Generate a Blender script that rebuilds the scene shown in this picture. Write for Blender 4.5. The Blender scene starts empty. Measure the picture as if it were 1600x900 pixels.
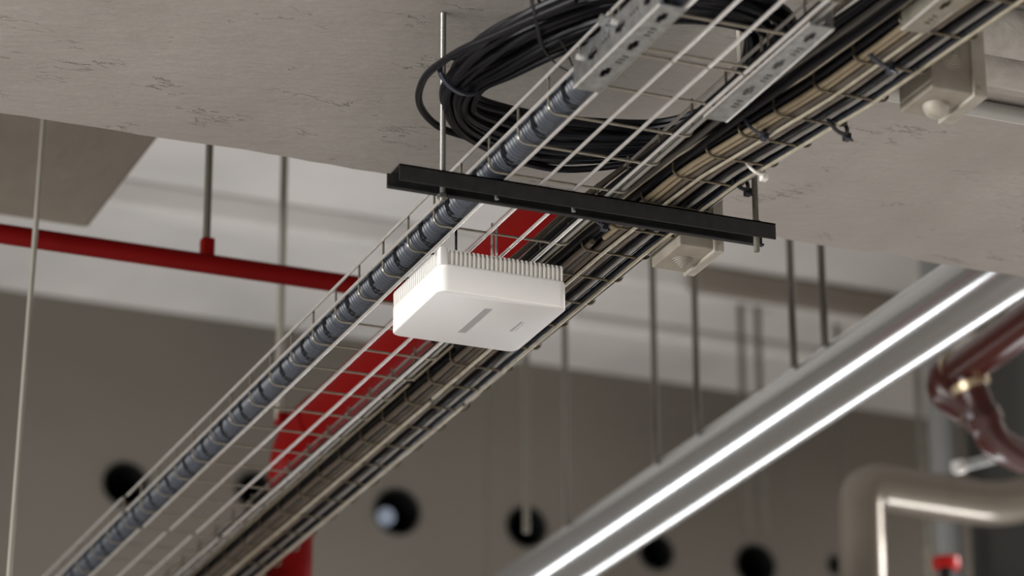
import bpy, math, random
from mathutils import Vector, Matrix
random.seed(7)
PI = math.pi
# ------------------------------------------------------------------ camera, world, lights, exposure
FPX = 5201.2                      # focal length in pixels of a 1600 px wide frame
RIGHT = Vector((0.9237, -0.3831, -0.0032)).normalized()
DOWN = Vector((0.1367, 0.3373, -0.9314)).normalized()
FWD = Vector((0.3579, 0.8599, 0.3640)).normalized()
sc = bpy.context.scene
COL = sc.collection
cam_d = bpy.data.cameras.new('camera')
cam_d.sensor_width = 36.0
cam_d.lens = FPX / 1600 * 36
cam_d.clip_start = 0.05; cam_d.clip_end = 100
cam_d.dof.use_dof = True
cam_d.dof.focus_distance = 4.62
cam_d.dof.aperture_fstop = 3.8
cam = bpy.data.objects.new('camera', cam_d); COL.objects.link(cam)
up = -DOWN; back = -FWD
right = up.cross(back).normalized(); up = back.cross(right).normalized()
cam.matrix_world = Matrix(((right.x, up.x, back.x, 0), (right.y, up.y, back.y, 0), (right.z, up.z, back.z, 0), (0, 0, 0, 1)))
sc.camera = cam

world = bpy.data.worlds.new('world'); sc.world = world; world.use_nodes = True
world.node_tree.nodes['Background'].inputs[0].default_value = (1.0, 0.97, 0.93, 1)
world.node_tree.nodes['Background'].inputs[1].default_value = 0.26

def area_light(name, loc, target, sx, sy, power, color=(1, 1, 1)):
    l = bpy.data.lights.new(name, 'AREA'); l.shape = 'RECTANGLE'; l.size = sx; l.size_y = sy; l.energy = power; l.color = color
    o = bpy.data.objects.new(name, l); COL.objects.link(o); o.location = loc
    o.rotation_euler = (Vector(target) - Vector(loc)).to_track_quat('-Z', 'Y').to_euler()
    return o
# added key from the unseen left; added fills light the floor; two rows of highlight strips run along the bay beyond and below the pipes
area_light('key_left', (-4.5, 3.2, 1.0), (1.6, 4.1, 1.6), 6.0, 1.3, 500, (1.0, 0.985, 0.96))  # unseen source, added to brighten the left-facing sides
area_light('floor_fill', (-1.5, -1.5, 1.8), (-1.5, -1.5, -1.6), 6.0, 3.0, 300, (1.0, 0.97, 0.94))  # this and the next two: unseen fills added for floor bounce
area_light('floor_fill', (4.5, 2.6, 1.8), (4.5, 2.6, -1.6), 3.0, 1.6, 235, (1.0, 0.97, 0.94))
area_light('floor_fill', (8.0, 6.6, 3.4), (8.0, 6.6, -1.6), 3.0, 2.0, 450, (1.0, 0.96, 0.92))  # added to light the far bay's slab from below
def strip(x, z, y0, y1, w, power):
    l = bpy.data.lights.new('highlight_strip', 'AREA'); l.shape = 'RECTANGLE'; l.size = w; l.size_y = y1 - y0; l.energy = power; l.color = (0.95, 0.98, 1.0)
    o = bpy.data.objects.new('highlight_strip', l); COL.objects.link(o); o.location = (x, (y0 + y1) / 2, z)
    d = Vector((2.76 - x, 0, 2.06 - z)).normalized(); zax = -d; yax = Vector((0, 1, 0)); xax = yax.cross(zax)
    o.matrix_world = Matrix(((xax.x, yax.x, zax.x, o.location.x), (xax.y, yax.y, zax.y, o.location.y), (xax.z, yax.z, zax.z, o.location.z), (0, 0, 0, 1)))
strip(2.76 - .857 * .9, 2.06 - .515 * .9, 5.6, 8.9, 0.19, 15)
strip(2.76 + .836 * .9, 2.06 - .549 * .9, 5.6, 8.9, 0.19, 15)

l = bpy.data.lights.new('highlight_strip', 'AREA'); l.shape = 'RECTANGLE'; l.size = 0.55; l.size_y = 0.14; l.energy = 9; l.color = (0.95, 0.97, 1.0)
o = bpy.data.objects.new('highlight_strip', l); COL.objects.link(o); o.location = (4.42, 6.68, 1.5); o.rotation_euler = (PI, 0, 0)  # short unseen strip added for the beige pipe's highlight
vs = sc.view_settings
vs.view_transform = 'Standard'; vs.look = 'None'; vs.gamma = 1.0; vs.exposure = 0.0
vs.use_curve_mapping = False

# ------------------------------------------------------------------ helpers
def at(px, py, **k):
    v = RIGHT * ((px - 800) / FPX) + DOWN * ((py - 450) / FPX) + FWD
    (a, val), = k.items()
    return v * (val / v['xyz'.index(a)])

def principled(name, color, rough=0.5, metal=0.0, noise=0.0, nscale=30, bump=0.0, bscale=60, spec=0.5, color2=None, stretch=(1, 1, 1), coat=0):
    m = bpy.data.materials.new(name); m.use_nodes = True
    nt = m.node_tree; b = nt.nodes['Principled BSDF']
    b.inputs['Base Color'].default_value = (*color, 1)
    b.inputs['Roughness'].default_value = rough; b.inputs['Metallic'].default_value = metal
    b.inputs['Specular IOR Level'].default_value = spec
    b.inputs['Coat Weight'].default_value = coat
    tc = nt.nodes.new('ShaderNodeTexCoord'); mp = nt.nodes.new('ShaderNodeMapping'); mp.inputs['Scale'].default_value = stretch
    nt.links.new(tc.outputs['Object'], mp.inputs[0])
    if noise:
        n = nt.nodes.new('ShaderNodeTexNoise'); n.inputs['Scale'].default_value = nscale; n.inputs['Detail'].default_value = 6
        nt.links.new(mp.outputs[0], n.inputs[0])
        r = nt.nodes.new('ShaderNodeMapRange'); r.inputs['From Min'].default_value = 0.3; r.inputs['From Max'].default_value = 0.7
        nt.links.new(n.outputs[0], r.inputs[0])
        mx = nt.nodes.new('ShaderNodeMix'); mx.data_type = 'RGBA'
        c2 = color2 or tuple(c * (1 - noise) for c in color)
        mx.inputs[6].default_value = (*color, 1); mx.inputs[7].default_value = (*c2, 1)
        nt.links.new(r.outputs[0], mx.inputs[0]); nt.links.new(mx.outputs[2], b.inputs['Base Color'])
    if bump:
        n2 = nt.nodes.new('ShaderNodeTexNoise'); n2.inputs['Scale'].default_value = bscale; n2.inputs['Detail'].default_value = 5
        nt.links.new(mp.outputs[0], n2.inputs[0])
        bp = nt.nodes.new('ShaderNodeBump'); bp.inputs['Strength'].default_value = bump; bp.inputs['Distance'].default_value = 0.01
        nt.links.new(n2.outputs[0], bp.inputs['Height']); nt.links.new(bp.outputs[0], b.inputs['Normal'])
    return m

def plaster_material():
    """trowelled, whitewashed concrete: broad stains, fine trowel ridges and hairline cracks"""
    m = bpy.data.materials.new('whitewashed_concrete'); m.use_nodes = True
    nt = m.node_tree; b = nt.nodes['Principled BSDF']; b.inputs['Roughness'].default_value = 0.9; b.inputs['Specular IOR Level'].default_value = 0.2
    tc = nt.nodes.new('ShaderNodeTexCoord')
    def mapped(s, rot=0):
        mp = nt.nodes.new('ShaderNodeMapping'); mp.inputs['Scale'].default_value = s; mp.inputs['Rotation'].default_value = (0, 0, rot)
        nt.links.new(tc.outputs['Object'], mp.inputs[0]); return mp.outputs[0]
    def noise(vec, sc_, det=6, rough=0.55):
        n = nt.nodes.new('ShaderNodeTexNoise'); n.inputs['Scale'].default_value = sc_; n.inputs['Detail'].default_value = det
        n.inputs['Roughness'].default_value = rough; nt.links.new(vec, n.inputs[0]); return n.outputs[0]
    def rng(v, a, c, lo=0, hi=1):
        r = nt.nodes.new('ShaderNodeMapRange'); r.inputs[1].default_value = a; r.inputs[2].default_value = c
        r.inputs[3].default_value = lo; r.inputs[4].default_value = hi; nt.links.new(v, r.inputs[0]); return r.outputs[0]
    def mix(f, a, c):
        x = nt.nodes.new('ShaderNodeMix'); x.data_type = 'RGBA'
        for i, v in ((0, f), (6, a), (7, c)):
            if isinstance(v, tuple): x.inputs[i].default_value = (*v, 1)
            else: nt.links.new(v, x.inputs[i])
        return x.outputs[2]
    broad = rng(noise(mapped((1, 1, 1)), 2.5, 3), 0.35, 0.65)
    c = mix(broad, (0.40, 0.38, 0.355), (0.32, 0.30, 0.275))
    fine = rng(noise(mapped((1, 2.5, 1), 0.2), 45, 8, 0.7), 0.35, 0.75)
    c = mix(fine, c, (0.33, 0.305, 0.28))
    # short torn trowel marks: thin zero crossings of a warped noise, only where a mask allows
    z = noise(mapped((9, 26, 9), 0.15), 1.0, 5, 0.6)
    sb = nt.nodes.new('ShaderNodeMath'); sb.operation = 'SUBTRACT'; nt.links.new(z, sb.inputs[0]); sb.inputs[1].default_value = 0.5
    ab = nt.nodes.new('ShaderNodeMath'); ab.operation = 'ABSOLUTE'; nt.links.new(sb.outputs[0], ab.inputs[0])
    line = rng(ab.outputs[0], 0.0, 0.012, 1, 0)
    mask = rng(noise(mapped((5, 8, 5)), 1.6, 3), 0.56, 0.66)
    ml = nt.nodes.new('ShaderNodeMath'); ml.operation = 'MULTIPLY'; nt.links.new(line, ml.inputs[0]); nt.links.new(mask, ml.inputs[1])
    ml2 = nt.nodes.new('ShaderNodeMath'); ml2.operation = 'MULTIPLY'; nt.links.new(ml.outputs[0], ml2.inputs[0]); ml2.inputs[1].default_value = 0.4
    c = mix(ml2.outputs[0], c, (0.13, 0.115, 0.10))
    nt.links.new(c, b.inputs['Base Color'])
    h1 = noise(mapped((9, 22, 9), 0.2), 1.0, 7, 0.6)
    ad = nt.nodes.new('ShaderNodeMath'); ad.operation = 'SUBTRACT'; nt.links.new(h1, ad.inputs[0]); nt.links.new(ml.outputs[0], ad.inputs[1])
    bp = nt.nodes.new('ShaderNodeBump'); bp.inputs['Strength'].default_value = 0.65; bp.inputs['Distance'].default_value = 0.006
    nt.links.new(ad.outputs[0], bp.inputs['Height']); nt.links.new(bp.outputs[0], b.inputs['Normal'])
    return m

M = dict(
    plaster=plaster_material(),
    slab=principled('painted_slab', (0.57, 0.55, 0.53), 0.9, noise=0.25, nscale=1.6, bump=0.2, bscale=20, spec=0.2),
    brownconc=principled('brown_concrete', (0.20, 0.175, 0.145), 0.9, noise=0.2, nscale=3, bump=0.3, bscale=25, spec=0.2),
    wall=principled('grey_wall_paint', (0.138, 0.123, 0.104), 0.9, noise=0.18, nscale=1.2, bump=0.2, bscale=15, spec=0.2),
    floor=principled('garage_floor', (0.48, 0.455, 0.44), 0.6, noise=0.2, nscale=1.0),
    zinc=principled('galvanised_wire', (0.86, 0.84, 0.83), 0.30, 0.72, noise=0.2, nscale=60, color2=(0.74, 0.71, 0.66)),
    zinccross=principled('shaded_galvanised_wire', (0.33, 0.305, 0.25), 0.32, 0.85, noise=0.25, nscale=60),  # shaded copy of zinc; cross wires' weaker reflection put into the colour
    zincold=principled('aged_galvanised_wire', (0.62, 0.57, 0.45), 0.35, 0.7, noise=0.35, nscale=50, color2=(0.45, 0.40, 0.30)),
    zincoldcross=principled('shaded_aged_wire', (0.17, 0.145, 0.10), 0.36, 0.8, noise=0.35, nscale=50),  # shaded copy of zincold for its cross wires
    steel=principled('galvanised_sheet', (0.62, 0.65, 0.66), 0.3, 0.95, noise=0.3, nscale=70, color2=(0.38, 0.40, 0.41)),
    steelold=principled('dull_galvanised_sheet', (0.33, 0.31, 0.25), 0.5, 0.6, noise=0.3, nscale=40),
    rod=principled('threaded_rod_steel', (0.25, 0.245, 0.23), 0.35, 0.9),
    rodold=principled('dusty_rod', (0.20, 0.19, 0.15), 0.6, 0.4, noise=0.4, nscale=60),
    rodfar=principled('grey_rod', (0.085, 0.075, 0.058), 0.6, 0.1),
    rodpale=principled('pale_rod', (0.27, 0.255, 0.22), 0.6, 0.3),
    black=principled('black_powder_coat', (0.011, 0.011, 0.012), 0.6, 0.0, noise=0.3, nscale=90, color2=(0.02, 0.02, 0.02), spec=0.3),
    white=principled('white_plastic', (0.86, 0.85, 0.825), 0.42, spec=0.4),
    shadedcover=principled('satin_shaded_cover', (0.66, 0.66, 0.665), 0.38, spec=0.5),  # darker than the housing: underside shade put into the colour
    fin=principled('white_fins', (0.80, 0.785, 0.74), 0.5, spec=0.4),
    greyprint=principled('grey_light_strip', (0.36, 0.36, 0.37), 0.4),
    darkprint=principled('dark_print', (0.08, 0.08, 0.08), 0.5),
    conduit=principled('blue_grey_conduit', (0.040, 0.048, 0.064), 0.42, noise=0.25, nscale=40, spec=0.6),
    cable=principled('black_cable', (0.006, 0.006, 0.008), 0.36, spec=0.22),
    cableblue=principled('blue_black_cable', (0.020, 0.024, 0.036), 0.24, spec=0.7),
    cablegrey=principled('grey_cable', (0.075, 0.070, 0.062), 0.3, noise=0.3, nscale=25, spec=0.5),
    cablebeige=principled('beige_cable', (0.30, 0.245, 0.16), 0.32, noise=0.2, nscale=25, spec=0.5),
    cablebrown=principled('brown_grey_cable', (0.14, 0.115, 0.09), 0.4, noise=0.35, nscale=20, spec=0.5),
    cablelight=principled('light_grey_cable', (0.30, 0.29, 0.27), 0.35, noise=0.2, nscale=20, spec=0.5),
    tie=principled('black_nylon', (0.012, 0.012, 0.013), 0.4),
    tiewhite=principled('white_nylon', (0.75, 0.74, 0.70), 0.4),
    box=principled('dusty_grey_plastic', (0.30, 0.275, 0.235), 0.6, noise=0.45, nscale=28, color2=(0.22, 0.195, 0.15)),
    boxrub=principled('grey_rubber', (0.30, 0.275, 0.225), 0.6, noise=0.3, nscale=60),
    boxclear=principled('pale_box_plastic', (0.43, 0.41, 0.36), 0.5, noise=0.3, nscale=28, color2=(0.30, 0.27, 0.22)),
    pipewhite=principled('painted_pipe', (0.46, 0.44, 0.40), 0.7, noise=0.3, nscale=25, bump=0.5, bscale=45),
    conduitgrey=principled('smooth_grey_conduit', (0.36, 0.36, 0.335), 0.4, spec=0.5),
    red=principled('red_paint', (0.145, 0.0015, 0.001), 0.6, noise=0.15, nscale=4, spec=0.12),
    redbright=principled('bright_red_paint', (0.5, 0.01, 0.008), 0.4, spec=0.4),
    rust=principled('oxide_red_pipe', (0.065, 0.012, 0.009), 0.25, noise=0.3, nscale=8, spec=0.6),
    brass=principled('brass_collar', (0.62, 0.50, 0.33), 0.25, 0.7),
    alu=principled('aluminium_cladding', (0.60, 0.605, 0.61), 0.2, 0.9),
    beige=principled('beige_cladding', (0.19, 0.165, 0.135), 0.25, 0.4, noise=0.1, nscale=3, spec=0.6),
    greypipe=principled('grey_pipe', (0.16, 0.16, 0.155), 0.5, noise=0.1, nscale=3),
    sleeve=principled('black_plastic_sleeve', (0.008, 0.008, 0.008), 0.4),
    holeglint=principled('blue_hole_glint', (0.30, 0.36, 0.46), 0.3, 0.3),
    darkgrey=principled('dark_grey_enamel', (0.03, 0.03, 0.027), 0.6),
    green=principled('green_wire', (0.05, 0.11, 0.05), 0.5),
)

class MB:
    def __init__(s): s.v = []; s.f = []
    def box(s, lo, hi):
        x0, y0, z0 = lo; x1, y1, z1 = hi; n = len(s.v)
        s.v += [Vector(p) for p in ((x0, y0, z0), (x1, y0, z0), (x1, y1, z0), (x0, y1, z0), (x0, y0, z1), (x1, y0, z1), (x1, y1, z1), (x0, y1, z1))]
        s.f += [tuple(n + i for i in q) for q in ((0, 3, 2, 1), (4, 5, 6, 7), (0, 1, 5, 4), (1, 2, 6, 5), (2, 3, 7, 6), (3, 0, 4, 7))]
        return s
    def tube(s, path, r, n=8, cap=True, radii=None, closed=False):
        P = [Vector(p) for p in path]; m = len(P)
        def tan(i):
            a = P[(i - 1) % m] if (closed or i > 0) else P[i]; c = P[(i + 1) % m] if (closed or i < m - 1) else P[i]
            return (c - a).normalized()
        t = tan(0); nrm = t.orthogonal().normalized(); b0 = len(s.v)
        for i in range(m):
            t = tan(i); nrm = (nrm - t * nrm.dot(t)).normalized(); bi = t.cross(nrm)
            rr = radii[i] if radii else r
            for k in range(n):
                a = 2 * PI * k / n; s.v.append(P[i] + (nrm * math.cos(a) + bi * math.sin(a)) * rr)
        for i in range(m if closed else m - 1):
            j = (i + 1) % m
            for k in range(n):
                l = (k + 1) % n; s.f.append((b0 + i * n + k, b0 + i * n + l, b0 + j * n + l, b0 + j * n + k))
        if cap and not closed:
            s.f.append(tuple(b0 + k for k in reversed(range(n)))); s.f.append(tuple(b0 + (m - 1) * n + k for k in range(n)))
        return s
    def prism(s, outline, axis, lo, hi):
        """closed outline of (u, v) pairs swept along axis; the two other axes are u and v in order"""
        n = len(outline); b0 = len(s.v)
        for w in (lo, hi):
            for u, v in outline:
                p = [0, 0, 0]; o = [i for i in range(3) if i != axis]; p[o[0]] = u; p[o[1]] = v; p[axis] = w
                s.v.append(Vector(p))
        for k in range(n):
            l = (k + 1) % n; s.f.append((b0 + k, b0 + l, b0 + n + l, b0 + n + k))
        s.f.append(tuple(b0 + k for k in reversed(range(n)))); s.f.append(tuple(b0 + n + k for k in range(n)))
        return s
    def rings(s, rings, cap=True):
        n = len(rings[0]); b0 = len(s.v)
        for r in rings: s.v += [Vector(p) for p in r]
        for i in range(len(rings) - 1):
            for k in range(n):
                l = (k + 1) % n; s.f.append((b0 + i * n + k, b0 + i * n + l, b0 + (i + 1) * n + l, b0 + (i + 1) * n + k))
        if cap:
            s.f.append(tuple(b0 + k for k in reversed(range(n)))); s.f.append(tuple(b0 + (len(rings) - 1) * n + k for k in range(n)))
        return s
    def build(s, name, mat, parent=None, origin=None, smooth=False, label=None, bevel=0, angle=None):
        o0 = Vector(origin) if origin is not None else (Vector((0, 0, 0)) if parent is None else ORG.get(parent.name, Vector((0, 0, 0))))
        if parent is None and origin is None:
            lo = [min(v[i] for v in s.v) for i in range(3)]; hi = [max(v[i] for v in s.v) for i in range(3)]
            o0 = Vector(((lo[0] + hi[0]) / 2, (lo[1] + hi[1]) / 2, lo[2]))
        me = bpy.data.meshes.new(name)
        me.from_pydata([v - o0 for v in s.v], [], s.f); me.update()
        import bmesh
        bm = bmesh.new(); bm.from_mesh(me); bmesh.ops.recalc_face_normals(bm, faces=bm.faces); bm.to_mesh(me); bm.free()
        me.materials.append(M[mat] if isinstance(mat, str) else mat)
        if smooth:
            me.shade_smooth()
            me.set_sharp_from_angle(angle=math.radians(angle or 40))
        o = bpy.data.objects.new(name, me); COL.objects.link(o)
        if parent is None: o.location = o0
        else: o.parent = parent
        ORG[o.name] = o0
        if bevel:
            md = o.modifiers.new('bevel', 'BEVEL'); md.width = bevel; md.segments = 2; md.limit_method = 'ANGLE'
        if label: o['label'] = label
        return o
ORG = {}

def tag(o, label=None, cat=None, group=None, kind=None):
    for k, v in (('label', label), ('category', cat), ('group', group), ('kind', kind)):
        if v: o[k] = v
    return o
def empty(name, loc, label, cat, group=None):
    o = bpy.data.objects.new(name, None); COL.objects.link(o); o.location = loc; o.empty_display_size = 0.05
    ORG[o.name] = Vector(loc)
    return tag(o, label, cat, group)
def share(src, name, parent, off):
    c = src.copy(); c.name = name; COL.objects.link(c); c.parent = parent; c.location = src.location + Vector(off); ORG[c.name] = ORG[src.name] + Vector(off)
    return c
def spline(pts, per=8, closed=False):
    P = [Vector(p) for p in pts]; n = len(P); out = []
    for i in range(n if closed else n - 1):
        g = lambda k: P[k % n] if closed else P[max(0, min(n - 1, k))]
        a, b, c, d = g(i - 1), g(i), g(i + 1), g(i + 2)
        for j in range(per):
            t = j / per
            out.append(0.5 * ((2 * b) + (-a + c) * t + (2 * a - 5 * b + 4 * c - d) * t * t + (-a + 3 * b - 3 * c + d) * t ** 3))
    if not closed: out.append(P[-1])
    return out

ZT = 1.7355            # underside of the tray's long wires
SOF = 1.975            # soffit of the near concrete beam
SLAB = 3.568            # slab beyond it
YW = 9.0               # back wall

# ------------------------------------------------------------------ structure
b = MB(); b.box((-14, -10, -1.7), (16, 12, -1.6)); tag(b.build('floor', 'floor'), kind='structure')
b = MB(); b.box((-14, -10, SLAB), (16, 12, SLAB + 0.2)); tag(b.build('ceiling', 'slab'), kind='structure')

def near_beam():
    b = MB(); n = 420; xs = [-5 + 14 * i / n for i in range(n + 1)]
    rnd = random.Random(3)
    jy = 0; ring = []
    for x in xs:
        jy = jy * 0.6 + rnd.uniform(-1, 1) * 0.0032
        jz = rnd.uniform(-0.0008, 0.0008)
        chip = -0.012 if 2.42 < x < 2.50 and x < 4 else 0
        y = 4.317 + jy + chip + 0.004 * math.sin(x * 3.1)
        ring.append((x, y, jz))
    for x, y, jz in ring:
        b.v += [Vector((x, 0.6, SOF)), Vector((x, 2.6, SOF)), Vector((x, y - 0.012, SOF + jz)), Vector((x, y, SOF + 0.006)), Vector((x, y + 0.004, SLAB)), Vector((x, 0.6, SLAB))]
    for i in range(n):
        for k in range(5):
            b.f.append((i * 6 + k, i * 6 + k + 1, (i + 1) * 6 + k + 1, (i + 1) * 6 + k))
        b.f.append((i * 6 + 5, i * 6, (i + 1) * 6, (i + 1) * 6 + 5))
    b.f.append(tuple(range(6))); b.f.append(tuple(n * 6 + k for k in range(6)))
    return tag(b.build('trim_1', 'plaster', smooth=True, angle=30, origin=(0, 0, 0)), 'whitewashed concrete beam with torn trowel marks above the trays', kind='structure')
near_beam()
b = MB(); b.box((-5, 3.9, 2.40), (1.5, 5.69, SLAB)); tag(b.build('trim_2', 'brownconc', bevel=0.01), 'brown downstand left of the far bay', kind='structure')  # low box, browner than the slab
b = MB(); b.box((-5, 8.07, 3.490), (14, 8.16, SLAB)); tag(b.build('trim_3', 'slab', bevel=0.01), 'shallow rib across the far ceiling', kind='structure')
b = MB(); b.box((3.90, 8.035, 3.478), (14, 8.069, SLAB)); tag(b.build('trim_4', 'brownconc', bevel=0.02), 'thin rib face above the clad pipe, its shade painted brown', kind='structure')  # thin brown face; the band's shade is in its colour

b = MB(); b.box((3.72, 8.53, 3.515), (4.75, 8.60, SLAB)); tag(b.build('trim_5', 'slab', bevel=0.02), 'short added rib standing for soft shading before the back wall', kind='structure')  # added shape that stands for a soft shaded band

HOLES = [(195, 757, .068), (398, 768, .060), (620, 800, .073), (822, 824, .066), (1025, 864, .058), (1180, 884, .070), (1308, 884, .034)]
def back_wall():
    b = MB(); Z0, Z1 = 2.72, 3.30
    cs = [(at(px, py, y=YW).x, at(px, py, y=YW).z, r) for px, py, r in HOLES]
    edges = [cs[0][0] - 0.17] + [(cs[i][0] + cs[i + 1][0]) / 2 for i in range(len(cs) - 1)] + [cs[-1][0] + 0.1]
    n = 40
    for i, (cx, cz, r) in enumerate(cs):
        x0, x1 = edges[i], edges[i + 1]; b0 = len(b.v)
        for k in range(n):
            a = 2 * PI * k / n; c, s_ = math.cos(a), math.sin(a)
            b.v.append(Vector((cx + r * c, YW, cz + r * s_)))
            t = min((x1 - cx) / c if c > 1e-9 else ((x0 - cx) / c if c < -1e-9 else 9), (Z1 - cz) / s_ if s_ > 1e-9 else ((Z0 - cz) / s_ if s_ < -1e-9 else 9))
            b.v.append(Vector((cx + t * c, YW, cz + t * s_)))
        for k in range(n):
            l = (k + 1) % n; b.f.append((b0 + 2 * k, b0 + 2 * l, b0 + 2 * l + 1, b0 + 2 * k + 1))
        for X in (x0, x1):
            for Z in (Z0, Z1):   # corner triangles between neighbouring rays
                best = sorted(range(n), key=lambda k: (b.v[b0 + 2 * k + 1] - Vector((X, YW, Z))).length)[:2]
                ci = len(b.v); b.v.append(Vector((X, YW, Z))); b.f.append((b0 + 2 * best[0] + 1, b0 + 2 * best[1] + 1, ci))
    def quad(x0, x1, z0, z1):
        m = len(b.v); b.v.extend([Vector((x0, YW, z0)), Vector((x1, YW, z0)), Vector((x1, YW, z1)), Vector((x0, YW, z1))]); b.f.append((m, m + 1, m + 2, m + 3))
    quad(-14, 16, -1.6, Z0); quad(-14, 16, Z1, SLAB); quad(-14, edges[0], Z0, Z1); quad(edges[-1], 16, Z0, Z1)
    w = tag(b.build('wall_back', 'wall', origin=(0, 0, 0)), 'grey back wall with a row of round black holes', kind='structure')
    for i, (cx, cz, r) in enumerate(cs):
        s = MB(); s.rings([[(cx + q * math.cos(2 * PI * k / 32), y, cz + q * math.sin(2 * PI * k / 32)) for k in range(32)] for q, y in ((r, YW + .35), (r - .004, YW + .34), (r - .004, YW - .006), (r + .001, YW - .006), (r + .001, YW + .3))], cap=False)
        m = len(s.v); s.v += [Vector((cx + r * math.cos(2 * PI * k / 32), YW + .34, cz + r * math.sin(2 * PI * k / 32))) for k in range(32)]; s.f.append(tuple(range(m, m + 32)))
        s.build('pipe_sleeve', 'sleeve', w, smooth=True)
    cx, cz, r = cs[2]
    MB().tube([(cx - .040, YW + .30, cz - .024), (cx - .040, YW - .02, cz - .024)], .027, 20).build('glint_stub', 'holeglint', w, smooth=True)  # pale blue tube, stands for the highlight in this hole
back_wall()

# ------------------------------------------------------------------ wire trays
RW = 0.0024; RC = 0.0018
def u_wire(w, h, r=RW, arc=0.011):
    P = [(0, 0, h), (0, 0, arc)]
    for k in range(1, 6): a = PI / 2 * k / 5; P.append((arc - arc * math.cos(a), 0, arc - arc * math.sin(a)))
    for k in range(0, 6): a = PI / 2 * k / 5; P.append((w - arc + arc * math.sin(a), 0, arc - arc * math.cos(a)))
    P.append((w, 0, h)); return P
def tray(label, x_of, z_of, ys_cross, y0, y1, w, offs, h, mat, mid=0.026, hmax=None, uz=0.0042, wire_end=None, umat=None, rims=(True, True)):
    """x_of(y): x of the left side. ys_cross: positions of the cross wires"""
    ym = (y0 + y1) / 2
    t = empty('wire_mesh_tray', (x_of(ym) + w / 2, ym, z_of(ym)), label, 'cable tray')
    u0 = None
    for y in ys_cross:
        if u0 is None:
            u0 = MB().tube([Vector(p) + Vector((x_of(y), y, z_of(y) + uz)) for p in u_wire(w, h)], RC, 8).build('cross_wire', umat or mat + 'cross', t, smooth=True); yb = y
        else:
            share(u0, 'cross_wire', t, (x_of(y) - x_of(yb), y - yb, z_of(y) - z_of(yb)))
    lines = [(o, 0.0) for o in offs]
    if rims[0]: lines += [(-0.0044, mid), (-0.0044, h - 0.001)]
    if rims[1]: lines += [(w + 0.0044, mid), (w + 0.0044, h - 0.001)]
    N = 24
    for o, z in lines:
        path = [(x_of(y) + o, y, z_of(y) + z) for y in [y0 + (y1 - y0) * k / N for k in range(N + 1)]]
        MB().tube(path, RW, 8).build('long_wire', mat, t, smooth=True)
    return t
XL = 1.5205
OFF = (0.0281, 0.0765, 0.1249, 0.1733)
cst = lambda v: (lambda y: v)
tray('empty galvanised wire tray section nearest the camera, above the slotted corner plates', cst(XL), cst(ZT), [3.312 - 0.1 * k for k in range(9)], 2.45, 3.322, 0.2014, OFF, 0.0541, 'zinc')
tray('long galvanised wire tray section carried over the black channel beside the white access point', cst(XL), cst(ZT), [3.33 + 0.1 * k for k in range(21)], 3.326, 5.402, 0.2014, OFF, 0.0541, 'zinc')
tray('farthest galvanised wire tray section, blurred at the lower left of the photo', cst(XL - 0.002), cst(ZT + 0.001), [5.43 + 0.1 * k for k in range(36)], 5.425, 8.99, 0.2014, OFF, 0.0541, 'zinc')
def interp(pts):
    def f(y):
        if y <= pts[0][0]: a, b_ = pts[0], pts[1]
        elif y >= pts[-1][0]: a, b_ = pts[-2], pts[-1]
        else:
            for a, b_ in zip(pts, pts[1:]):
                if a[0] <= y <= b_[0]: break
        return a[1] + (b_[1] - a[1]) * (y - a[0]) / (b_[0] - a[0])
    return f
XR = interp([(2.0, 1.905), (3.141, 1.812), (3.34, 1.799), (3.5, 1.7755), (3.65, 1.7525), (3.94, 1.7440), (4.5, 1.7445), (5.2, 1.7450), (9.0, 1.744)])
YR = [2.40, 2.505, 2.615, 2.72, 2.825, 2.93, 3.035, 3.141, 3.247, 3.340, 3.426, 3.503, 3.576, 3.654, 3.749, 3.845, 3.937, 4.030, 4.128, 4.226, 4.330, 4.437, 4.530]
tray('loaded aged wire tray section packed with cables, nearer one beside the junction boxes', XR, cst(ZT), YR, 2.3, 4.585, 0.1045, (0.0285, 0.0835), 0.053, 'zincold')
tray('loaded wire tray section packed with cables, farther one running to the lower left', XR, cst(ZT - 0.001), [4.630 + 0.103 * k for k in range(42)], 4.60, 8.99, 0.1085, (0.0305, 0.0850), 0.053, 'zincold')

# ------------------------------------------------------------------ black channel, rods
def channel():
    t = empty('strut_channel', (1.668, 3.7525, 1.710), 'long matt black steel channel hung crosswise under the wire trays', 'bracket')
    y0, y1, z0, z1, th = 3.735, 3.7685, 1.7095, 1.7325, 0.0022
    MB().box((1.3965, y0, z1 - th), (1.944, y1, z1)).build('channel_web', 'black', t)
    MB().box((1.3965, y0, z0), (1.944, y0 + th, z1)).build('channel_flange', 'black', t)
    b = MB().box((1.391, y1 - th, z0), (1.939, y1, z1 - th)); b.box((1.391, y1 - 0.008, z0), (1.939, y1 - th, z0 + th)); b.build('channel_flange', 'black', t)
    for px, py in ((776, 298), (896, 316)):
        p = at(px, py, y=3.745); b = MB(); r = 0.0042
        b.tube([(p.x, 3.745, z0 + 0.010), (p.x, 3.745, z0 - 0.002)], r * .7, 12); b.tube([(p.x, 3.745, z1 - 0.012), (p.x, 3.745, z1 - 0.003)], r * 1.3, 6)
        b.build('bolt', 'steel', t, smooth=True, label='bright steel bolt end inside the channel')
channel()
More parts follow.
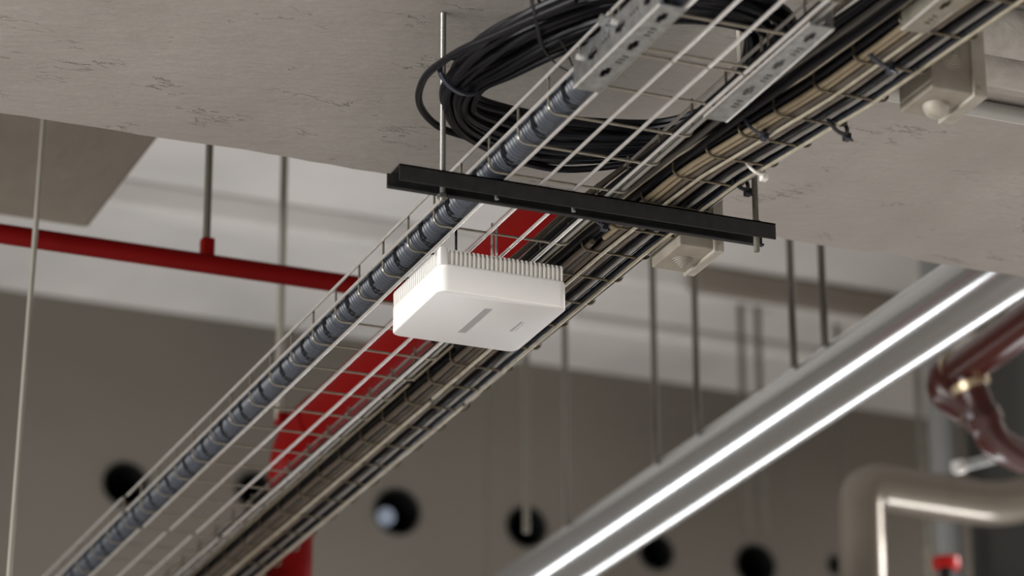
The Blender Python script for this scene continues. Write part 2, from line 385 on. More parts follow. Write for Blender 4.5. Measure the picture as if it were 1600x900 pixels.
def rod(label, x, y, z0, z1, r, mat, thread=True, group=None, tilt=(0, 0), nuts=()):
    t = empty('threaded_rod', (x, y, z0), label, 'rod', group)
    top = (x + tilt[0], y + tilt[1], z1)
    if thread:
        n = int((z1 - z0) / 0.0012); P = []; R_ = []
        for k in range(n + 1):
            f = k / n; P.append((x + tilt[0] * f, y + tilt[1] * f, z0 + (z1 - z0) * f)); R_.append(r * (1.06 if k % 2 else 0.92))
        MB().tube(P, r, 10, radii=R_).build('shaft', mat, t)
    else:
        MB().tube([(x, y, z0), top], r, 10).build('shaft', mat, t, smooth=True)
    for z in nuts:
        MB().tube([(x, y, z), (x, y, z + 0.005)], r * 1.9, 6).build('nut', mat, t)
    return t
rod('bright threaded rod dropping from the beam to the left end of the black channel', 1.467, 3.7615, 1.7005, SOF, 0.0040, 'rod', nuts=(1.7045, 1.7335))
pr = at(1188, 372, y=3.7515)
rod('dusty threaded rod at the right end of the black channel', 1.9225, 3.7515, 1.694, SOF, 0.0042, 'rodold', nuts=(1.733,))

# ------------------------------------------------------------------ white access point
def rrect(x0, x1, y0, y1, r, n=6):
    out = []
    for cx, cy, a0 in ((x1 - r, y0 + r, -PI / 2), (x1 - r, y1 - r, 0), (x0 + r, y1 - r, PI / 2), (x0 + r, y0 + r, PI)):
        for k in range(n + 1): a = a0 + PI / 2 * k / n; out.append((cx + r * math.cos(a), cy + r * math.sin(a)))
    return out
def access_point():
    X0, Y0, Z, S = 1.5325, 3.9395, 1.6504, 0.1918
    X1, Y1 = X0 + S, Y0 + S; R_ = 0.0145
    t = empty('access_point', ((X0 + X1) / 2, (Y0 + Y1) / 2, Z), 'square white plastic access point with cooling fins, hung under the wire tray', 'access point')
    rg = []
    for i, z in ((0.0008, 0.0), (0.0002, 0.0004), (0.0, 0.001), (0.0, 0.036), (0.0007, 0.0392), (0.003, 0.0405)):
        rg.append([(x, y, Z + z) for x, y in rrect(X0 + i, X1 - i, Y0 + i, Y1 - i, R_)])
    MB().rings(rg).build('housing', 'white', t, smooth=True, angle=50)
    i = 0.0012
    MB().rings([[(x, y, Z - dz) for x, y in rrect(X0 + i + j, X1 - i - j, Y0 + i + j, Y1 - i - j, R_ - .001)] for j, dz in ((0, -0.0005), (0, .0003), (.0006, .0007))]).build('cover_plate', 'shadedcover', t, smooth=True, label='satin flat underside cover')
    # core behind the fins
    ci = 0.0048
    MB().rings([[(x, y, Z + z) for x, y in rrect(X0 + ci, X1 - ci, Y0 + ci, Y1 - ci, R_ - .004)] for z in (0.040, 0.058)]).build('heat_sink', 'fin', t, smooth=True)
    f0 = None
    def fin_mesh():   # one fin on the front: depth in y, height in z, rounded outer top
        b = MB(); th = 0.0024; h = 0.0235
        pr_ = [(0.0012, 0), (0.0005, h * .75), (0.0020, h * .93), (0.0050, h), (0.0110, h), (0.0110, 0)]
        b.prism([(Y0 + u, Z + 0.0395 + v) for u, v in pr_], 0, X0 + 0.018, X0 + 0.018 + th); return b
    nf = 26; pitch = (S - 0.018 - 0.008 - 0.0024) / (nf - 1)
    for k in range(nf):
        if f0 is None: f0 = fin_mesh().build('cooling_fin', 'fin', t)
        else: share(f0, 'cooling_fin', t, (pitch * k, 0, 0))
    # back row
    fb = MB(); h = 0.0235
    fb.prism([(Y1 - u, Z + 0.0395 + v) for u, v in [(0.0012, 0), (0.0005, h * .75), (0.0020, h * .93), (0.0050, h), (0.0110, h), (0.0110, 0)]], 0, X0 + 0.018, X0 + 0.0204)
    fb = fb.build('cooling_fin', 'fin', t)
    for k in range(1, nf): share(fb, 'cooling_fin', t, (pitch * k, 0, 0))
    # left and right side fins, finer
    for xs, sg in ((X0, 1), (X1, -1)):
        b = MB(); b.prism([(xs + sg * u, Z + 0.0395 + v) for u, v in [(0.0008, 0), (0.0005, h * .75), (0.0020, h * .93), (0.0050, h), (0.0110, h), (0.0110, 0)]], 1, Y0 + 0.022, Y0 + 0.0248)
        s0 = b.build('cooling_fin', 'white', t)
        for k in range(1, 22): share(s0, 'cooling_fin', t, (0, 0.0074 * k, 0))
    # bright corner post between the two fin rows
    b = MB(); b.rings([[(x, y, Z + z) for x, y in rrect(X0 - e, X0 + 0.0135 + e, Y0 - e, Y0 + 0.0115 + e, 0.003)] for z, e in ((.037, 0), (.060, 0), (.064, -.002))])
    b.build('corner_post', 'white', t, smooth=True)
    # flat print on the cover
    def flat(px, py, name, mat, parent, label=None):
        b = MB(); z = Z - 0.0008
        P = [at(x, y, z=z) for x, y in px]
        b.v = [p for p in P] + [p - Vector((0, 0, .00025)) for p in P]; n = len(P)
        b.f = [tuple(range(n)), tuple(range(2 * n - 1, n - 1, -1))] + [(k, (k + 1) % n, n + (k + 1) % n, n + k) for k in range(n)]
        return b.build(name, mat, parent, label=label)
    flat([(757.5, 482), (769.5, 483), (727, 520), (715, 519)], 0, 'light_strip', 'greyprint', t, 'grey diagonal indicator strip')
    flat([(814, 502.5), (817, 503), (800, 517.5), (795.5, 517)], 0, 'marking', 'greyprint', t, 'small grey marking')
    b = MB(); z = Z - 0.0008
    for k in range(5):
        p = at(818.5 - 3.2 * k, 505 + 2.9 * k, z=z); b.box((p.x - .0009, p.y - .0008, z - .0002), (p.x + .0009, p.y + .0008, z))
    tag(b.build('marking', 'darkprint', t, label='row of tiny dark symbols'), None)
    # hanger: plate, two studs
    b = MB(); b.box((X0 + .045, Y0 + .02, Z + .0605), (X1 - .055, Y1 - .04, Z + .063)); b.build('mounting_plate', 'steelold', t, bevel=.001)
    p = (X0 + .038, Y0 + .035)
    MB().tube([(p[0], p[1], Z + .055), (p[0], p[1], 1.800)], .0019, 8).build('mounting_stud', 'black', t, smooth=True)
    p = (X0 + .092, Y0 + .035)
    b = MB(); b.tube([(p[0], p[1], Z + .055), (p[0], p[1], 1.775)], .0020, 8); b.tube([(p[0] + .006, p[1], Z + .055), (p[0] + .006, p[1], 1.772)], .0020, 8); b.build('mounting_stud', 'zinc', t, smooth=True)
    MB().tube(spline([(X0 + .045, Y0 + .03, Z + .064), (X0 + .055, Y0 + .032, Z + .069), (X0 + .068, Y0 + .03, Z + .066)], 6), .0035, 8).build('earth_wire', 'green', t, smooth=True)
access_point()

# ------------------------------------------------------------------ corrugated conduit in the left tray
def conduit():
    P = []; R_ = []; y = 2.5; x0 = XL + 0.0245; zc = ZT + 0.0042 + 0.0025 + 0.0215
    pitch = 0.0082
    while y < 8.98:
        u = ((y - 3.33) % 0.1) / 0.1
        sag = -0.0010 * math.sin(u * PI)
        for dy, rr in ((0, 0.0190), (.22, 0.0190), (.40, 0.0209), (.65, 0.0214), (.88, 0.0209)):
            seam = 0.0022 if abs(u - 0.30) < 0.03 else 0
            P.append((x0, y + dy * pitch, zc + sag)); R_.append(rr - seam)
        y += pitch
    o = MB().tube(P, .02, 18, radii=R_).build('corrugated_conduit', 'conduit', smooth=True, angle=70)
    b0 = None
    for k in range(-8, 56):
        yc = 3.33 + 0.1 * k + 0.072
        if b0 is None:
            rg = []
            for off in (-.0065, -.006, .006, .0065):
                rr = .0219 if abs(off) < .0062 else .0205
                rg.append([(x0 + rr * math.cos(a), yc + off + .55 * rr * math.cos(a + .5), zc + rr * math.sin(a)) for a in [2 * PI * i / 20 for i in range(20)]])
            b0 = MB().rings(rg, cap=False).build('shade_band', 'cable', o, smooth=True)  # dark rings stand for the shade wedges across the conduit
        else: share(b0, 'shade_band', o, (0, 0.1 * (k + 8), 0))
    tag(o, 'thick blue-grey corrugated conduit lying along the left edge of the empty tray', 'conduit')
conduit()

# ------------------------------------------------------------------ slotted splice plates
def slotted(name, t, mat, fixed, axis_v, u_lo, u_hi, y0, y1, th, slots):
    """flat perforated sheet: u across, y along; slots = (u0, u1, ya, yb). axis_v says which axis is u (0 = x, 2 = z); fixed is the other one"""
    us = sorted({u_lo, u_hi, *[s[0] for s in slots], *[s[1] for s in slots]}); ys = sorted({y0, y1, *[s[2] for s in slots], *[s[3] for s in slots]})
    b = MB()
    for a, c in zip(us, us[1:]):
        for d, e in zip(ys, ys[1:]):
            um, ym = (a + c) / 2, (d + e) / 2
            if any(s[0] < um < s[1] and s[2] < ym < s[3] for s in slots): continue
            if axis_v == 0: b.box((a, d, fixed), (c, e, fixed + th))
            else: b.box((fixed, d, a), (fixed + th, e, c))
    return b.build(name, mat, t)
def slot_pattern(lo, hi, y0, y1):
    s = []; y = y0 + 0.018; k = 0; m = (lo + hi) / 2; w = hi - lo
    while y + 0.03 < y1:
        if k % 2 == 0:
            s.append((m - w * .10, m + w * .10, y, y + .028)); s.append((m - w * .17, m - w * .10, y + .008, y + .020)); s.append((m + w * .10, m + w * .17, y + .008, y + .020)); y += .044
        else:
            for j in range(3): s.append((m - w * .02, m + w * .26, y + .009 * j, y + .009 * j + .0042))
            y += .038
        k += 1
    return s
def splice(label, x_in, side, y0, y1, mat, zb, hgt=0.042, wid=0.034, sidewall=True):
    """L plate hugging the outside of a tray corner. side -1 left corner, +1 right corner"""
    t = empty('splice_plate', (x_in, (y0 + y1) / 2, zb), label, 'splice plate')
    lo, hi = (x_in, x_in + wid) if side < 0 else (x_in - wid, x_in)
    slotted('bottom_leg', t, mat, zb, 0, lo, hi, y0, y1, 0.0016, slot_pattern(lo, hi, y0, y1))
    if sidewall:
        xw = x_in if side < 0 else x_in - 0.0016
        slotted('side_leg', t, mat, xw, 2, zb + 0.0016, zb + hgt, y0, y1, 0.0016, slot_pattern(zb + .0016, zb + hgt, y0, y1))
        for k in range(3):
            y = y0 + 0.02 + k * (y1 - y0 - .04) / 2
            MB().tube([(xw - .004 if side < 0 else xw + .0016, y, zb + .034), (xw if side < 0 else xw + .0056, y, zb + .034)], .0042, 12).build('bolt_head', 'zinc', t, smooth=True)
    MB().tube([(x_in - side * -.0004, y0, zb + .0006), (x_in - side * -.0004, y1, zb + .0006)], .0016, 8).build('fold', 'zinc', t, smooth=True)
    # turned-up lip along the inner edge of the bottom leg
    xe = hi if side < 0 else lo
    MB().box((xe - .001, y0, zb), (xe + .001, y1, zb + .004)).build('lip', 'zinc', t)
    return t
splice('bright slotted splice plate clasping the tray corner around the conduit end', XL - 0.0085, -1, 3.178, 3.432, 'steel', ZT - 0.0052, wid=0.0345)
splice('grey slotted splice plate on the right corner of the empty tray', XL + 0.2014 + 0.0095, 1, 3.16, 3.452, 'steel', ZT - 0.0052, wid=0.031, hgt=0.03)
tp = splice('dull olive slotted plate on the loaded tray at the top edge of the photo', XR(3.05) - 0.009, -1, 2.86, 3.135, 'steelold', ZT - 0.0035, wid=0.03)
# wing bolt of the first plate
pb = at(950, 33, x=XL - 0.012)
b = MB(); b.tube([(XL - .020, pb.y, pb.z), (XL - .006, pb.y, pb.z)], .004, 8); b.tube([(XL - .022, pb.y, pb.z), (XL - .016, pb.y, pb.z)], .0075, 6); b.tube([(XL - .014, pb.y + .012, pb.z - .004), (XL - .008, pb.y + .012, pb.z - .004)], .0055, 6)
tag(b.build('splice_bolt', 'steel', smooth=True), 'shiny hex bolt and washer beside the bright slotted plate', 'bolt')

# ------------------------------------------------------------------ cables in the loaded tray
BLACKG, = ('black cables in the loaded tray',)
def cable(u0, z0, r, mat, label, group, ya=2.35, yb=8.99, wig=0.0035, seed=0, amp_z=0.002, name='cable', base=XR):
    rnd = random.Random(seed); n = int((yb - ya) / 0.06); P = []; du = dz = 0
    ph = rnd.uniform(0, 6); f1 = rnd.uniform(2, 5)
    for k in range(n + 1):
        y = ya + (yb - ya) * k / n
        du = du * .8 + rnd.uniform(-1, 1) * wig * .4; dz = dz * .8 + abs(rnd.uniform(-.2, 1)) * amp_z * .4
        P.append((base(y) + u0 + du + wig * math.sin(y * f1 + ph), y, ZT + z0 + dz))
    o = MB().tube(P, r, 10).build(name, mat, smooth=True, angle=60)
    return tag(o, label, 'cable', group)
zb = 0.0042 + 0.0022
# bottom layer, seen from below, left to right
layer = [
 (0.0085, .0038, 'cablebeige', 'beige cable lying along the left edge of the loaded tray floor above the black channel', 2.35, 3.86),
 (0.0180, .0040, 'cablebeige', 'second beige cable from the left on the loaded tray floor above the black channel', 2.35, 3.90),
 (0.0090, .0046, 'cablebrown', 'brown-grey cable at the left edge of the loaded tray beyond the black channel', 3.92, 8.99),
 (0.0190, .0046, 'cablegrey', 'grey cable second from the left of the loaded tray beyond the black channel', 3.95, 8.99),
 (0.0285, .0050, 'cablebrown', 'brown-grey cable under the left long wire of the loaded tray', 2.35, 8.99),
 (0.0390, .0044, 'cablegrey', 'grey cable right of the left long wire of the loaded tray', 2.35, 8.99),
 (0.0485, .0042, 'cablebrown', 'brown-grey cable in the middle of the loaded tray floor', 2.35, 8.99),
 (0.0640, .0040, 'cable', 'black cable in the middle of the loaded tray floor', 2.35, 8.99),
 (0.0735, .0034, 'cablelight', 'thin light grey cable on the right half of the loaded tray floor', 2.35, 8.99),
 (0.0880, .0038, 'cableblue', 'glossy blue-black cable beside the right long wire of the loaded tray', 2.35, 8.99),
 (0.0975, .0036, 'cablegrey', 'grey cable in the right corner of the loaded tray', 2.35, 8.99)]
for i, (u, r, m_, lab, ya_, yb_) in enumerate(layer):
    cable(u, zb + r, r, m_, lab, None, ya=ya_, yb=yb_, seed=10 + i, wig=0.0014, amp_z=0.001)
rnd = random.Random(5)
labs = {'cable': ('black cable', 'black cables piled in the loaded tray'), 'cablegrey': ('grey cable', 'grey cables piled in the loaded tray'),
        'cablebrown': ('brown-grey cable', 'brown-grey cables piled in the loaded tray'), 'cableblue': ('glossy blue-black cable', 'blue-black cables piled in the loaded tray'), 'cablelight': ('light grey cable', 'light grey cables piled in the loaded tray')}
mats = ['cable', 'cablegrey', 'cable', 'cableblue', 'cablebrown', 'cable', 'cable', 'cablegrey']
ordn = ['leftmost', 'second from the left', 'third from the left', 'fourth from the left', 'fifth from the left', 'sixth from the left', 'seventh from the left', 'eighth from the left', 'rightmost']
k = 0
for lev, lname in enumerate(('second', 'third', 'top')):
    for j in range(9):
        r = rnd.uniform(.0040, .0056); m_ = mats[(k * 5 + lev) % 8]
        cable(0.0075 + j * 0.0112, zb + 0.0145 + lev * 0.0115, r, m_, f'{labs[m_][0]} {ordn[j]} in the loaded tray\'s {lname} layer', labs[m_][1], seed=100 + k, wig=0.0016, amp_z=.001)
        k += 1
# dark cables slung between the two trays, a little higher
slung = [(-.036, .052, .0044, 'cablebrown', 4.2), (-.030, .040, .0046, 'cable', 4.45), (-.022, .028, .0046, 'cablegrey', 8.99), (-.020, .048, .0056, 'cableblue', 4.35), (-.0115, .019, .0054, 'cable', 4.4), (-.010, .036, .0055, 'cable', 4.9), (-.006, .052, .0050, 'cable', 4.4), (.006, .062, .006, 'cable', 4.6), (.020, .064, .006, 'cablegrey', 4.5), (.035, .064, .006, 'cable', 4.6), (.050, .064, .006, 'cablebrown', 4.6), (.066, .064, .006, 'cable', 4.6), (.082, .064, .006, 'cable', 4.6)]
for j, (u, z, r, m_, ye) in enumerate(slung):
    od = 'leftmost' if j == 0 else ('rightmost' if j == len(slung) - 1 else ['second', 'third', 'fourth', 'fifth', 'sixth', 'seventh', 'eighth', 'ninth', 'tenth', 'eleventh', 'twelfth'][j - 1] + ' from the left')
    cable(u, z, r, m_, f'{labs[m_][0]} {od} of those slung high between the trays', 'cables slung high between the trays', yb=ye, seed=300 + j, wig=0.003, base=interp([(2.0, 1.895), (3.14, 1.81), (3.5, 1.78), (3.9, 1.752), (9.0, 1.75)]))
# two cables inside the right corner of the empty tray
for j, (u, r, m_, lab) in enumerate([(.1835, .0052, 'cable', 'black cable resting in the right corner of the empty tray'), (.1935, .0036, 'cablelight', 'thin light grey cable resting in the right corner of the empty tray')]):
    cable(u, zb + r, r, m_, lab, None, seed=400 + j, wig=.0012, amp_z=.0006, base=cst(XL))

# ------------------------------------------------------------------ cable ties
def tie(label, x, y, z, rx, rz, mat, tail=True, r=0.0022, dy=0.012):
    t = empty('cable_tie', (x, y, z), label, 'cable tie')
    P = [(x + rx * math.cos(2 * PI * k / 24), y + dy * math.sin(2 * PI * k / 24 + .5), z + rz * math.sin(2 * PI * k / 24)) for k in range(24)]
    MB().tube(P, r, 8, closed=True).build('strap', mat, t, smooth=True)
    MB().box((x + rx * .5, y - .006, z - rz * .9 - .006), (x + rx * .5 + .009, y + .004, z - rz * .9 + .004)).build('tie_head', mat, t, bevel=.001)
    if tail: MB().tube([(x + rx * .55, y - .002, z - rz * .95), (x + rx * .9, y - .012, z - rz * 1.1 - .006)], r * .7, 6).build('tail', mat, t, smooth=True)
p = at(1192, 268, z=ZT + .004); tie('white cable tie on the right edge of the loaded tray', p.x - .012, p.y, ZT + .012, .016, .017, 'tiewhite', tail=False)
p = at(1315, 200, z=ZT + .002); tie('black looped cable tie hanging at the right edge below the big junction box', p.x - .006, p.y, ZT + .008, .016, .019, 'tie', r=.0028)
p = at(1385, 100, z=ZT + .004); tie('black cable tie around the loaded tray left of the big junction box', p.x - .01, p.y, ZT + .016, .020, .020, 'cableblue', r=.003)
p = at(1180, 205, z=ZT + .004); tie('blue-black cable tie around the beige cables', p.x, p.y, ZT + .014, .016, .017, 'cableblue', r=.0025, tail=False)
p = at(1155, 292, z=ZT + .004); tie('black cable tie near the right end of the black channel', p.x, p.y, ZT + .014, .015, .017, 'cable', r=.0028)
p = at(934, 352, z=ZT + .004); tie('blue-black cable tie just below the black channel', p.x, p.y, ZT + .012, .009, .010, 'cableblue', r=.003, tail=False)

# ------------------------------------------------------------------ coil of spare cable
OUT = [(1.456, 3.737), (1.438, 3.669), (1.44, 3.585), (1.46, 3.506), (1.493, 3.437), (1.536, 3.377), (1.62, 3.325), (1.71, 3.320), (1.79, 3.371), (1.838, 3.539), (1.853, 3.665), (1.827, 3.749), (1.783, 3.821), (1.71, 3.875), (1.646, 3.884), (1.57, 3.861), (1.505, 3.815)]
INN = [(1.496, 3.725), (1.490, 3.679), (1.508, 3.629), (1.530, 3.556), (1.560, 3.483), (1.595, 3.436), (1.640, 3.405), (1.70, 3.392), (1.746, 3.409), (1.798, 3.530), (1.815, 3.640), (1.800, 3.700), (1.765, 3.735), (1.702, 3.752), (1.635, 3.769), (1.57, 3.769), (1.515, 3.755)]
def coil():
    t = empty('cable_coil', (1.64, 3.62, 1.83), 'big oval coil of spare black cable lying above the wire tray', 'cable coil')
    rnd = random.Random(11); nt_ = 20
    for k in range(nt_):
        f = (k % 7) / 6 + rnd.uniform(-.07, .07); lev = k // 7
        P = []
        ph = rnd.uniform(0, 6)
        for i, (o, q) in enumerate(zip(OUT, INN)):
            g = min(1.05, max(-.05, f + 0.12 * math.sin(i * .75 + ph)))
            P.append((q[0] + (o[0] - q[0]) * g, q[1] + (o[1] - q[1]) * g, 1.8315 + lev * .0115 + .003 * math.sin(i * .9 + ph * 2)))
        MB().tube(spline(P, 6, True), .0050, 8, closed=True).build('cable_turn', 'cable', t, smooth=True)
    lp = [at(px, py, z=1.836) for px, py in ((800, 240), (740, 222), (692, 210), (665, 190), (654, 162), (664, 127), (690, 99), (725, 72), (770, 48), (830, 18), (900, -12))]
    MB().tube(spline([(v.x, v.y, 1.836 + .01 * math.sin(i * .5)) for i, v in enumerate(lp)], 8), .0050, 10).build('cable_turn', 'cable', t, smooth=True, label='outermost loose turn swinging out to the left')
    # ties round the bundle
    def band(px0, px1, z0, z1, mat, label=None, r=.0022):
        a = at(*px0, z=1.825); c = at(*px1, z=1.825); m = (a + c) / 2; h = (c - a) / 2; P = []
        for k in range(24):
            an = 2 * PI * k / 24; P.append((m.x + h.x * math.cos(an) * 1.1, m.y + h.y * math.cos(an) * 1.1, (z0 + z1) / 2 + (z1 - z0) / 2 * math.sin(an)))
        MB().tube(P, r, 8, closed=True).build('cable_tie', mat, t, smooth=True, label=label)
    band((690, 128), (748, 150), 1.820, 1.868, 'cableblue', 'glossy tie at the left bend', r=.0036)
    band((832, 12), (855, 92), 1.820, 1.868, 'tie')
    a = at(832, 14, z=1.86)
    q = [Vector((a.x, a.y, 1.86)), Vector((a.x - .002, a.y + .003, 1.90)), Vector((a.x - .012, a.y - .01, SOF))]
    MB().tube(spline(q, 6), .0024, 8).build('hanging_strap', 'tie', t, smooth=True, label='black strap up to the beam')
    for pts in (((838, 55), (852, 82), (872, 102), (888, 111)), ((874, 62), (885, 80), (895, 104))):
        MB().tube(spline([at(x, y, z=1.822) for x, y in pts], 6), .0013, 6).build('tie_tail', 'tie', t, smooth=True)
coil()

# ------------------------------------------------------------------ junction boxes
def junction_box(label, p_bottom, sy, sx, sz, lid, cone_d, dome=False, rot=0.0):
    """p_bottom: near left bottom corner (x, y, z). lid on the right side"""
    x0, y0, z0 = p_bottom
    t = empty('junction_box', (x0 + sx / 2, y0 + sy / 2, z0), label, 'junction box')
    MB().box((x0, y0, z0), (x0 + sx, y0 + sy, z0 + sz)).build('box_body', 'box', t, bevel=.002)
    b = MB().box((x0 + sx, y0 - .003, z0 - .003), (x0 + sx + lid, y0 + sy + .003, z0 + sz + .003)); lo = b.build('lid', 'boxclear', t, bevel=.0025)
    MB().box((x0 + sx - .0025, y0 - .0042, z0 - .0042), (x0 + sx + .0012, y0 + sy + .0042, z0 + sz + .0042)).build('lid_rim', 'boxclear', lo, bevel=.0008)
    for zz in (z0 + .010, z0 + sz - .010):
        MB().tube([(x0 + sx + lid * .3, y0 - .004, zz), (x0 + sx + lid * .3, y0 + .004, zz)], .0032, 10).build('lid_screw', 'boxrub', lo, smooth=True)
    def grommet(c, axis, R_, name='grommet'):
        rg = []; st = [(1.0, 0), (1.0, .002), (.86, .002), (.84, .004), (.70, .004), (.68, .006), (.54, .006), (.52, .008), (.38, .008), (.36, .010), (.22, .010), (.18, .012)]
        if dome: st = [(1.0, 0), (1.0, .002), (.95, .006), (.82, .011), (.6, .0145), (.3, .016), (.1, .016)]
        for q, d in st:
            ring = []
            for k in range(28):
                a = 2 * PI * k / 28; u, v = R_ * q * math.cos(a), R_ * q * math.sin(a)
                ring.append((c[0] + u, c[1] + v, c[2] - d) if axis == 'z' else (c[0] + u, c[1] - d, c[2] + v))
            rg.append(ring)
        MB().rings(rg).build(name, 'boxrub' if not dome else 'boxclear', t, smooth=True, angle=30)
    grommet((x0 + sx * .52, y0 + sy * .55, z0), 'z', cone_d / 2)
    dome = False
    grommet((x0 + sx * .5, y0, z0 + sz * .52), 'y', cone_d / 2 * 1.1)
    return t
junction_box('small dusty grey junction box behind the black channel, right of the loaded tray', (1.8428, 3.8264, 1.7205), .093, .0530, .085, .014, .031)
junction_box('large dusty grey junction box with a domed knockout at the top right', (1.9268, 3.270, 1.7350), .083, .0600, .090, .018, .034, dome=True)

# ------------------------------------------------------------------ pipes on the beam
def xpipe(name, x0, x1, y, z, r, mat, label, cat, n=24, wob=0.0):
    P = [(x0 + (x1 - x0) * k / 30, y + wob * math.sin(k * 1.3), z) for k in range(31)]
    return tag(MB().tube(P, r, n).build(name, mat, smooth=True), label, cat)
xpipe('painted_pipe', 1.985, 6.0, 3.565, SOF - .028, .034, 'pipewhite', 'thick whitewashed pipe under the beam, nearest to the loaded tray top', 'pipe', wob=.001)
xpipe('painted_pipe', 1.93, 6.0, 3.480, SOF - .026, .034, 'pipewhite', 'whitewashed pipe cut off by the top right corner of the photo', 'pipe', wob=.001)
xpipe('painted_pipe', 2.02, 6.0, 3.634, SOF - .006, .028, 'plaster', 'half-buried plastered pipe with a cracked ridge under the beam', 'pipe', wob=.0015)
xpipe('grey_conduit', 1.93, 6.0, 3.735, SOF - .0135, .0125, 'conduitgrey', 'smooth thin grey conduit leaving the large junction box to the right', 'conduit')
# upright painted pipe end behind the coil
pz = at(1163, 72, z=1.93)
tag(MB().box((pz.x - .009, pz.y - .004, 1.90), (pz.x + .009, pz.y + .006, SOF - .001)).build('wall_bracket', 'boxclear', bevel=.001), 'small beige upright bracket behind the coil', 'bracket')
pa = at(917, 67, z=SOF - .0015)
tag(MB().rings([[(pa.x + q * math.cos(2 * PI * k / 16), pa.y + q * math.sin(2 * PI * k / 16), z) for k in range(16)] for q, z in ((.007, SOF), (.007, SOF - .002), (.004, SOF - .002), (.003, SOF - .0005))]).build('ceiling_anchor', 'rod', smooth=True), 'tiny steel anchor ring in the beam left of the bright plate', 'anchor')

# ------------------------------------------------------------------ red sprinkler pipes
def bend_path(P, r, n=8):
    P = [Vector(p) for p in P]; out = [P[0]]
    for a, b_, c in zip(P, P[1:], P[2:]):
        d1 = (a - b_).normalized(); d2 = (c - b_).normalized(); s_, e = b_ + d1 * r, b_ + d2 * r
        for k in range(n + 1):
            t = k / n; out.append((s_ * (1 - t) ** 2 + b_ * 2 * t * (1 - t) + e * t * t))
    out.append(P[-1]); return out
def red_main():
    t = empty('sprinkler_main', (1.944, 5.1, 2.06), 'thick red sprinkler main above the tray, turning down at its far end', 'pipe')
    MB().tube(bend_path([(1.951, 4.30, 2.06), (1.951, 5.80, 2.06), (1.951, 5.80, 0.9)], .09), .045, 28).build('pipe_run', 'red', t, smooth=True)
    for P in (((1.951, 5.62, 2.06), (1.951, 5.69, 2.06)), ((1.951, 4.90, 2.06), (1.951, 5.0, 2.06)), ((1.951, 5.80, 1.93), (1.951, 5.80, 1.88))):
        MB().tube(P, .049, 28).build('coupling', 'red', t, smooth=True)
    MB().box((1.892, 5.705, 2.070), (1.935, 5.735, 2.094)).build('pipe_clamp', 'red', t, bevel=.004)
    return t
red_main()
t = empty('sprinkler_branch', (0.2, 4.95, 2.06), 'thin red sprinkler pipe crossing the bay at the left', 'pipe')
MB().tube([(-4, 4.955, 2.06), (1.90, 4.955, 2.06)], .0165, 20).build('pipe_run', 'red', t, smooth=True)
MB().tube([(1.80, 4.955, 2.06), (1.90, 4.955, 2.06)], .024, 20).build('tee_socket', 'red', t, smooth=True)
MB().box((1.500, 4.945, 2.07), (1.522, 4.965, 2.105)).build('pipe_clamp', 'red', t, bevel=.003)

# ------------------------------------------------------------------ clad silver pipe with its rods
t = empty('clad_pipe', (2.76, 6.0, 1.963), 'large shiny aluminium-clad pipe running diagonally at the right', 'pipe')
MB().tube([(2.752, 4.22 + .1 * k, 2.06) for k in range(48)], .0630, 48).build('cladding', 'alu', t, smooth=True)
for i, (px, py, lab) in enumerate([(885, 800, 'grey rod above the lower end of the clad pipe'), (1025, 712, 'left rod of the middle pair above the clad pipe'), (1090, 662, 'right rod of the middle pair above the clad pipe'), (1240, 557, 'left rod of the pair beside the right end of the black channel'), (1288, 522, 'rightmost grey rod above the clad pipe')]):
    p = at(px, py, x=2.70)
    rod(lab, 2.70, p.y, 2.10, SLAB, .0068, 'rodfar', thread=False, group='rods carrying the clad pipe')
for (px, py, Y, z0, r, mt, lab) in [(435, 655, 5.72, 2.08, .0075, 'rodpale', 'pale grey rod holding the bend of the red main'),
        (322, 398, 4.955, 2.085, .0065, 'rodfar', 'grey rod holding the thin red pipe'),
        (761, 780, 8.2, 2.5, .0085, 'rodfar', 'faint grey rod right of the access point, hanging before the wall'),
        (822, 700, 6.75, 2.26, .0085, 'rodfar', 'grey rod ending over the dark hole in the middle'),
        (1163, 700, 8.12, 2.80, .0095, 'rodfar', 'left one of the two faint rods crossing behind the clad pipe'),
        (1190, 700, 8.12, 2.80, .0095, 'rodfar', 'right one of the two faint rods crossing behind the clad pipe'),
        (1313, 640, 8.3, 2.4, .0085, 'rodfar', 'faint rod left of the beige elbow pipe'),
        (1436, 640, 8.3, 2.3, .010, 'rodold', 'dark rod left of the grey upright pipe')]:
    p = at(px, py, y=Y); rod(lab, p.x, Y, z0, SLAB if Y > 4.4 else SOF, r, mt, thread=False)
a = at(68, 195, y=4.9); c = at(12, 930, y=4.9)
d = (a - c).normalized(); a2 = a + d * .35
tag(MB().tube([c - d * 1.5, a2], .0048, 10).build('hanging_rod', 'rodpale', smooth=True), 'thin pale slanting rod at the left edge of the photo', 'rod')

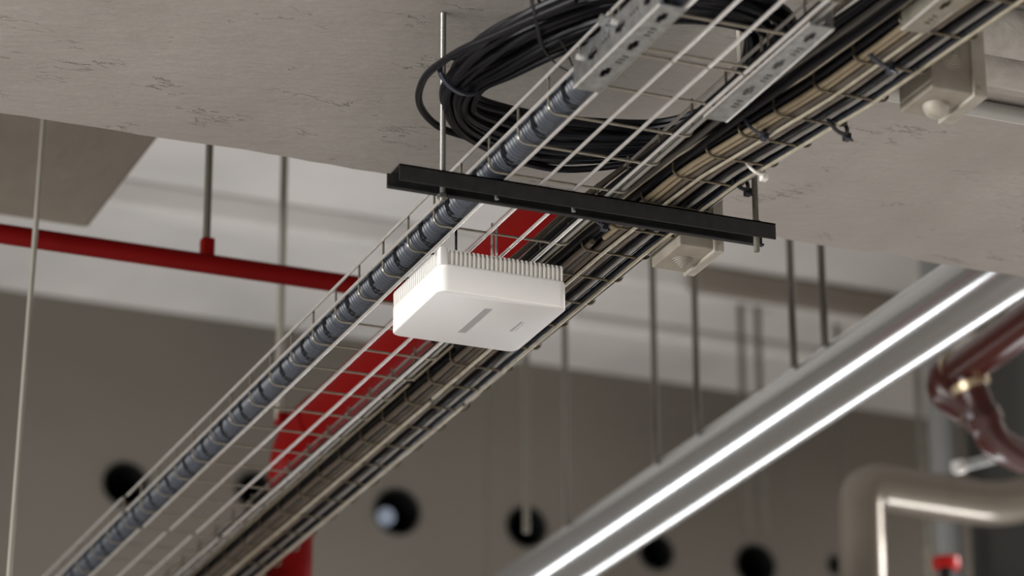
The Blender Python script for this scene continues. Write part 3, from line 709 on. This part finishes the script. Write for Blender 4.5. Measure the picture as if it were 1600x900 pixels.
# ------------------------------------------------------------------ pipework at the lower right
def oxide_pipe():
    zz = 2.30; a = at(1600, 508, z=zz); c = at(1497, 582, z=zz)
    far = Vector((a.x, a.y, zz)); d = (far - Vector((c.x, c.y, zz))).normalized()
    t = empty('oxide_red_pipe', c, 'glossy oxide-red pipe with collars and elbow at the right edge', 'pipe')
    Y = c.y
    e = [at(1465, 592, y=Y + .05), at(1478, 622, y=Y + .08), at(1525, 618, y=Y), at(1537, 655, y=Y), at(1575, 690, y=Y), at(1640, 690, y=Y)]
    MB().tube([Vector(c), Vector(c) + d * 2.0], .040, 28).build('pipe_run', 'rust', t, smooth=True)
    MB().tube([Vector(c) - d * .035, Vector(c) + d * .012], .046, 28).build('collar', 'brass', t, smooth=True)
    c2 = Vector(c) - d * .03
    q = [c2, at(1478, 590, y=Y), at(1478, 625, y=Y), at(1518, 632, y=Y)]
    MB().tube(spline([c2, at(1480, 588, y=Y + .02), at(1482, 612, y=Y + .02), at(1515, 636, y=Y)], 8), .040, 24).build('elbow', 'rust', t, smooth=True)
    k0, k1 = at(1512, 628, y=Y), at(1524, 622, y=Y)
    MB().tube(spline([at(1512, 590, y=Y - .04), at(1522, 620, y=Y - .04), at(1536, 652, y=Y - .04), at(1556, 690, y=Y - .03), at(1600, 715, y=Y)], 8), .034, 24).build('elbow', 'rust', t, smooth=True)
    MB().tube([at(1532, 645, y=Y - .045), at(1540, 662, y=Y - .04)], .040, 24).build('collar', 'rust', t, smooth=True)
    MB().tube([at(1514, 596, y=Y - .045), at(1519, 608, y=Y - .045)], .041, 24).build('collar', 'brass', t, smooth=True)
oxide_pipe()
t = empty('beige_clad_pipe', at(1345, 900, y=6.8), 'thick beige clad pipe rising and turning right in the lower right corner', 'pipe')
MB().tube(bend_path([at(1365, 1700, y=6.8), at(1345, 757, y=6.8), at(1560, 790, y=6.8), at(1700, 750, y=6.8)], .065), .057, 36).build('cladding', 'beige', t, smooth=True)
MB().tube([at(1470, 776, y=6.8), at(1476, 777, y=6.8)], .0585, 36).build('seam_band', 'beige', t, smooth=True)
p0, p1 = at(1466, 560, y=7.2), at(1476, 1900, y=7.2)
tag(MB().tube([Vector((p0.x, 7.2, SLAB)), Vector((p0.x, 7.2, p1.z))], .037, 24).build('grey_pipe', 'greypipe', smooth=True), 'upright pale grey pipe behind the beige elbow', 'pipe')
p0 = at(1560, 850, y=7.2)
tag(MB().tube([Vector((p0.x, 7.2, SLAB)), Vector((p0.x, 7.2, p1.z))], .018, 20).build('grey_pipe', 'rodold', smooth=True), 'thin dark upright pipe near the lower right corner', 'pipe')
p0, p1 = at(1497, 730, y=6.2), at(1640, 695, y=6.2)
t = empty('clamp_rail', p0, 'bright steel rail with a bolt end below the oxide-red pipe', 'rail')
MB().tube([p0, p1], .0115, 16).build('rail', 'steel', t, smooth=True)
MB().tube([p0 - (p1 - p0).normalized() * .008, p0 + (p1 - p0).normalized() * .012], .0165, 16).build('bolt_end', 'zinc', t, smooth=True)
p0 = at(1478, 880, y=6.9)
t = empty('valve', p0 - Vector((0, 0, .05)), 'red handwheel valve at the bottom right edge', 'valve')
MB().tube([p0 + Vector((0, 0, -.012)), p0 + Vector((0, 0, .012))], .034, 24).build('handwheel', 'redbright', t, smooth=True)
MB().tube([p0 + Vector((0, 0, -.12)), p0 + Vector((0, 0, -.012))], .018, 16).build('stem', 'black', t, smooth=True)
p0 = at(1590, 880, y=7.1)
tag(MB().box((p0.x - .02, 7.0, 2.0), (p0.x + .5, 7.3, at(1590, 560, y=7.1).z)).build('equipment_cabinet', 'darkgrey', bevel=.01), 'dark cabinet shape at the far right behind the pipes', 'cabinet')
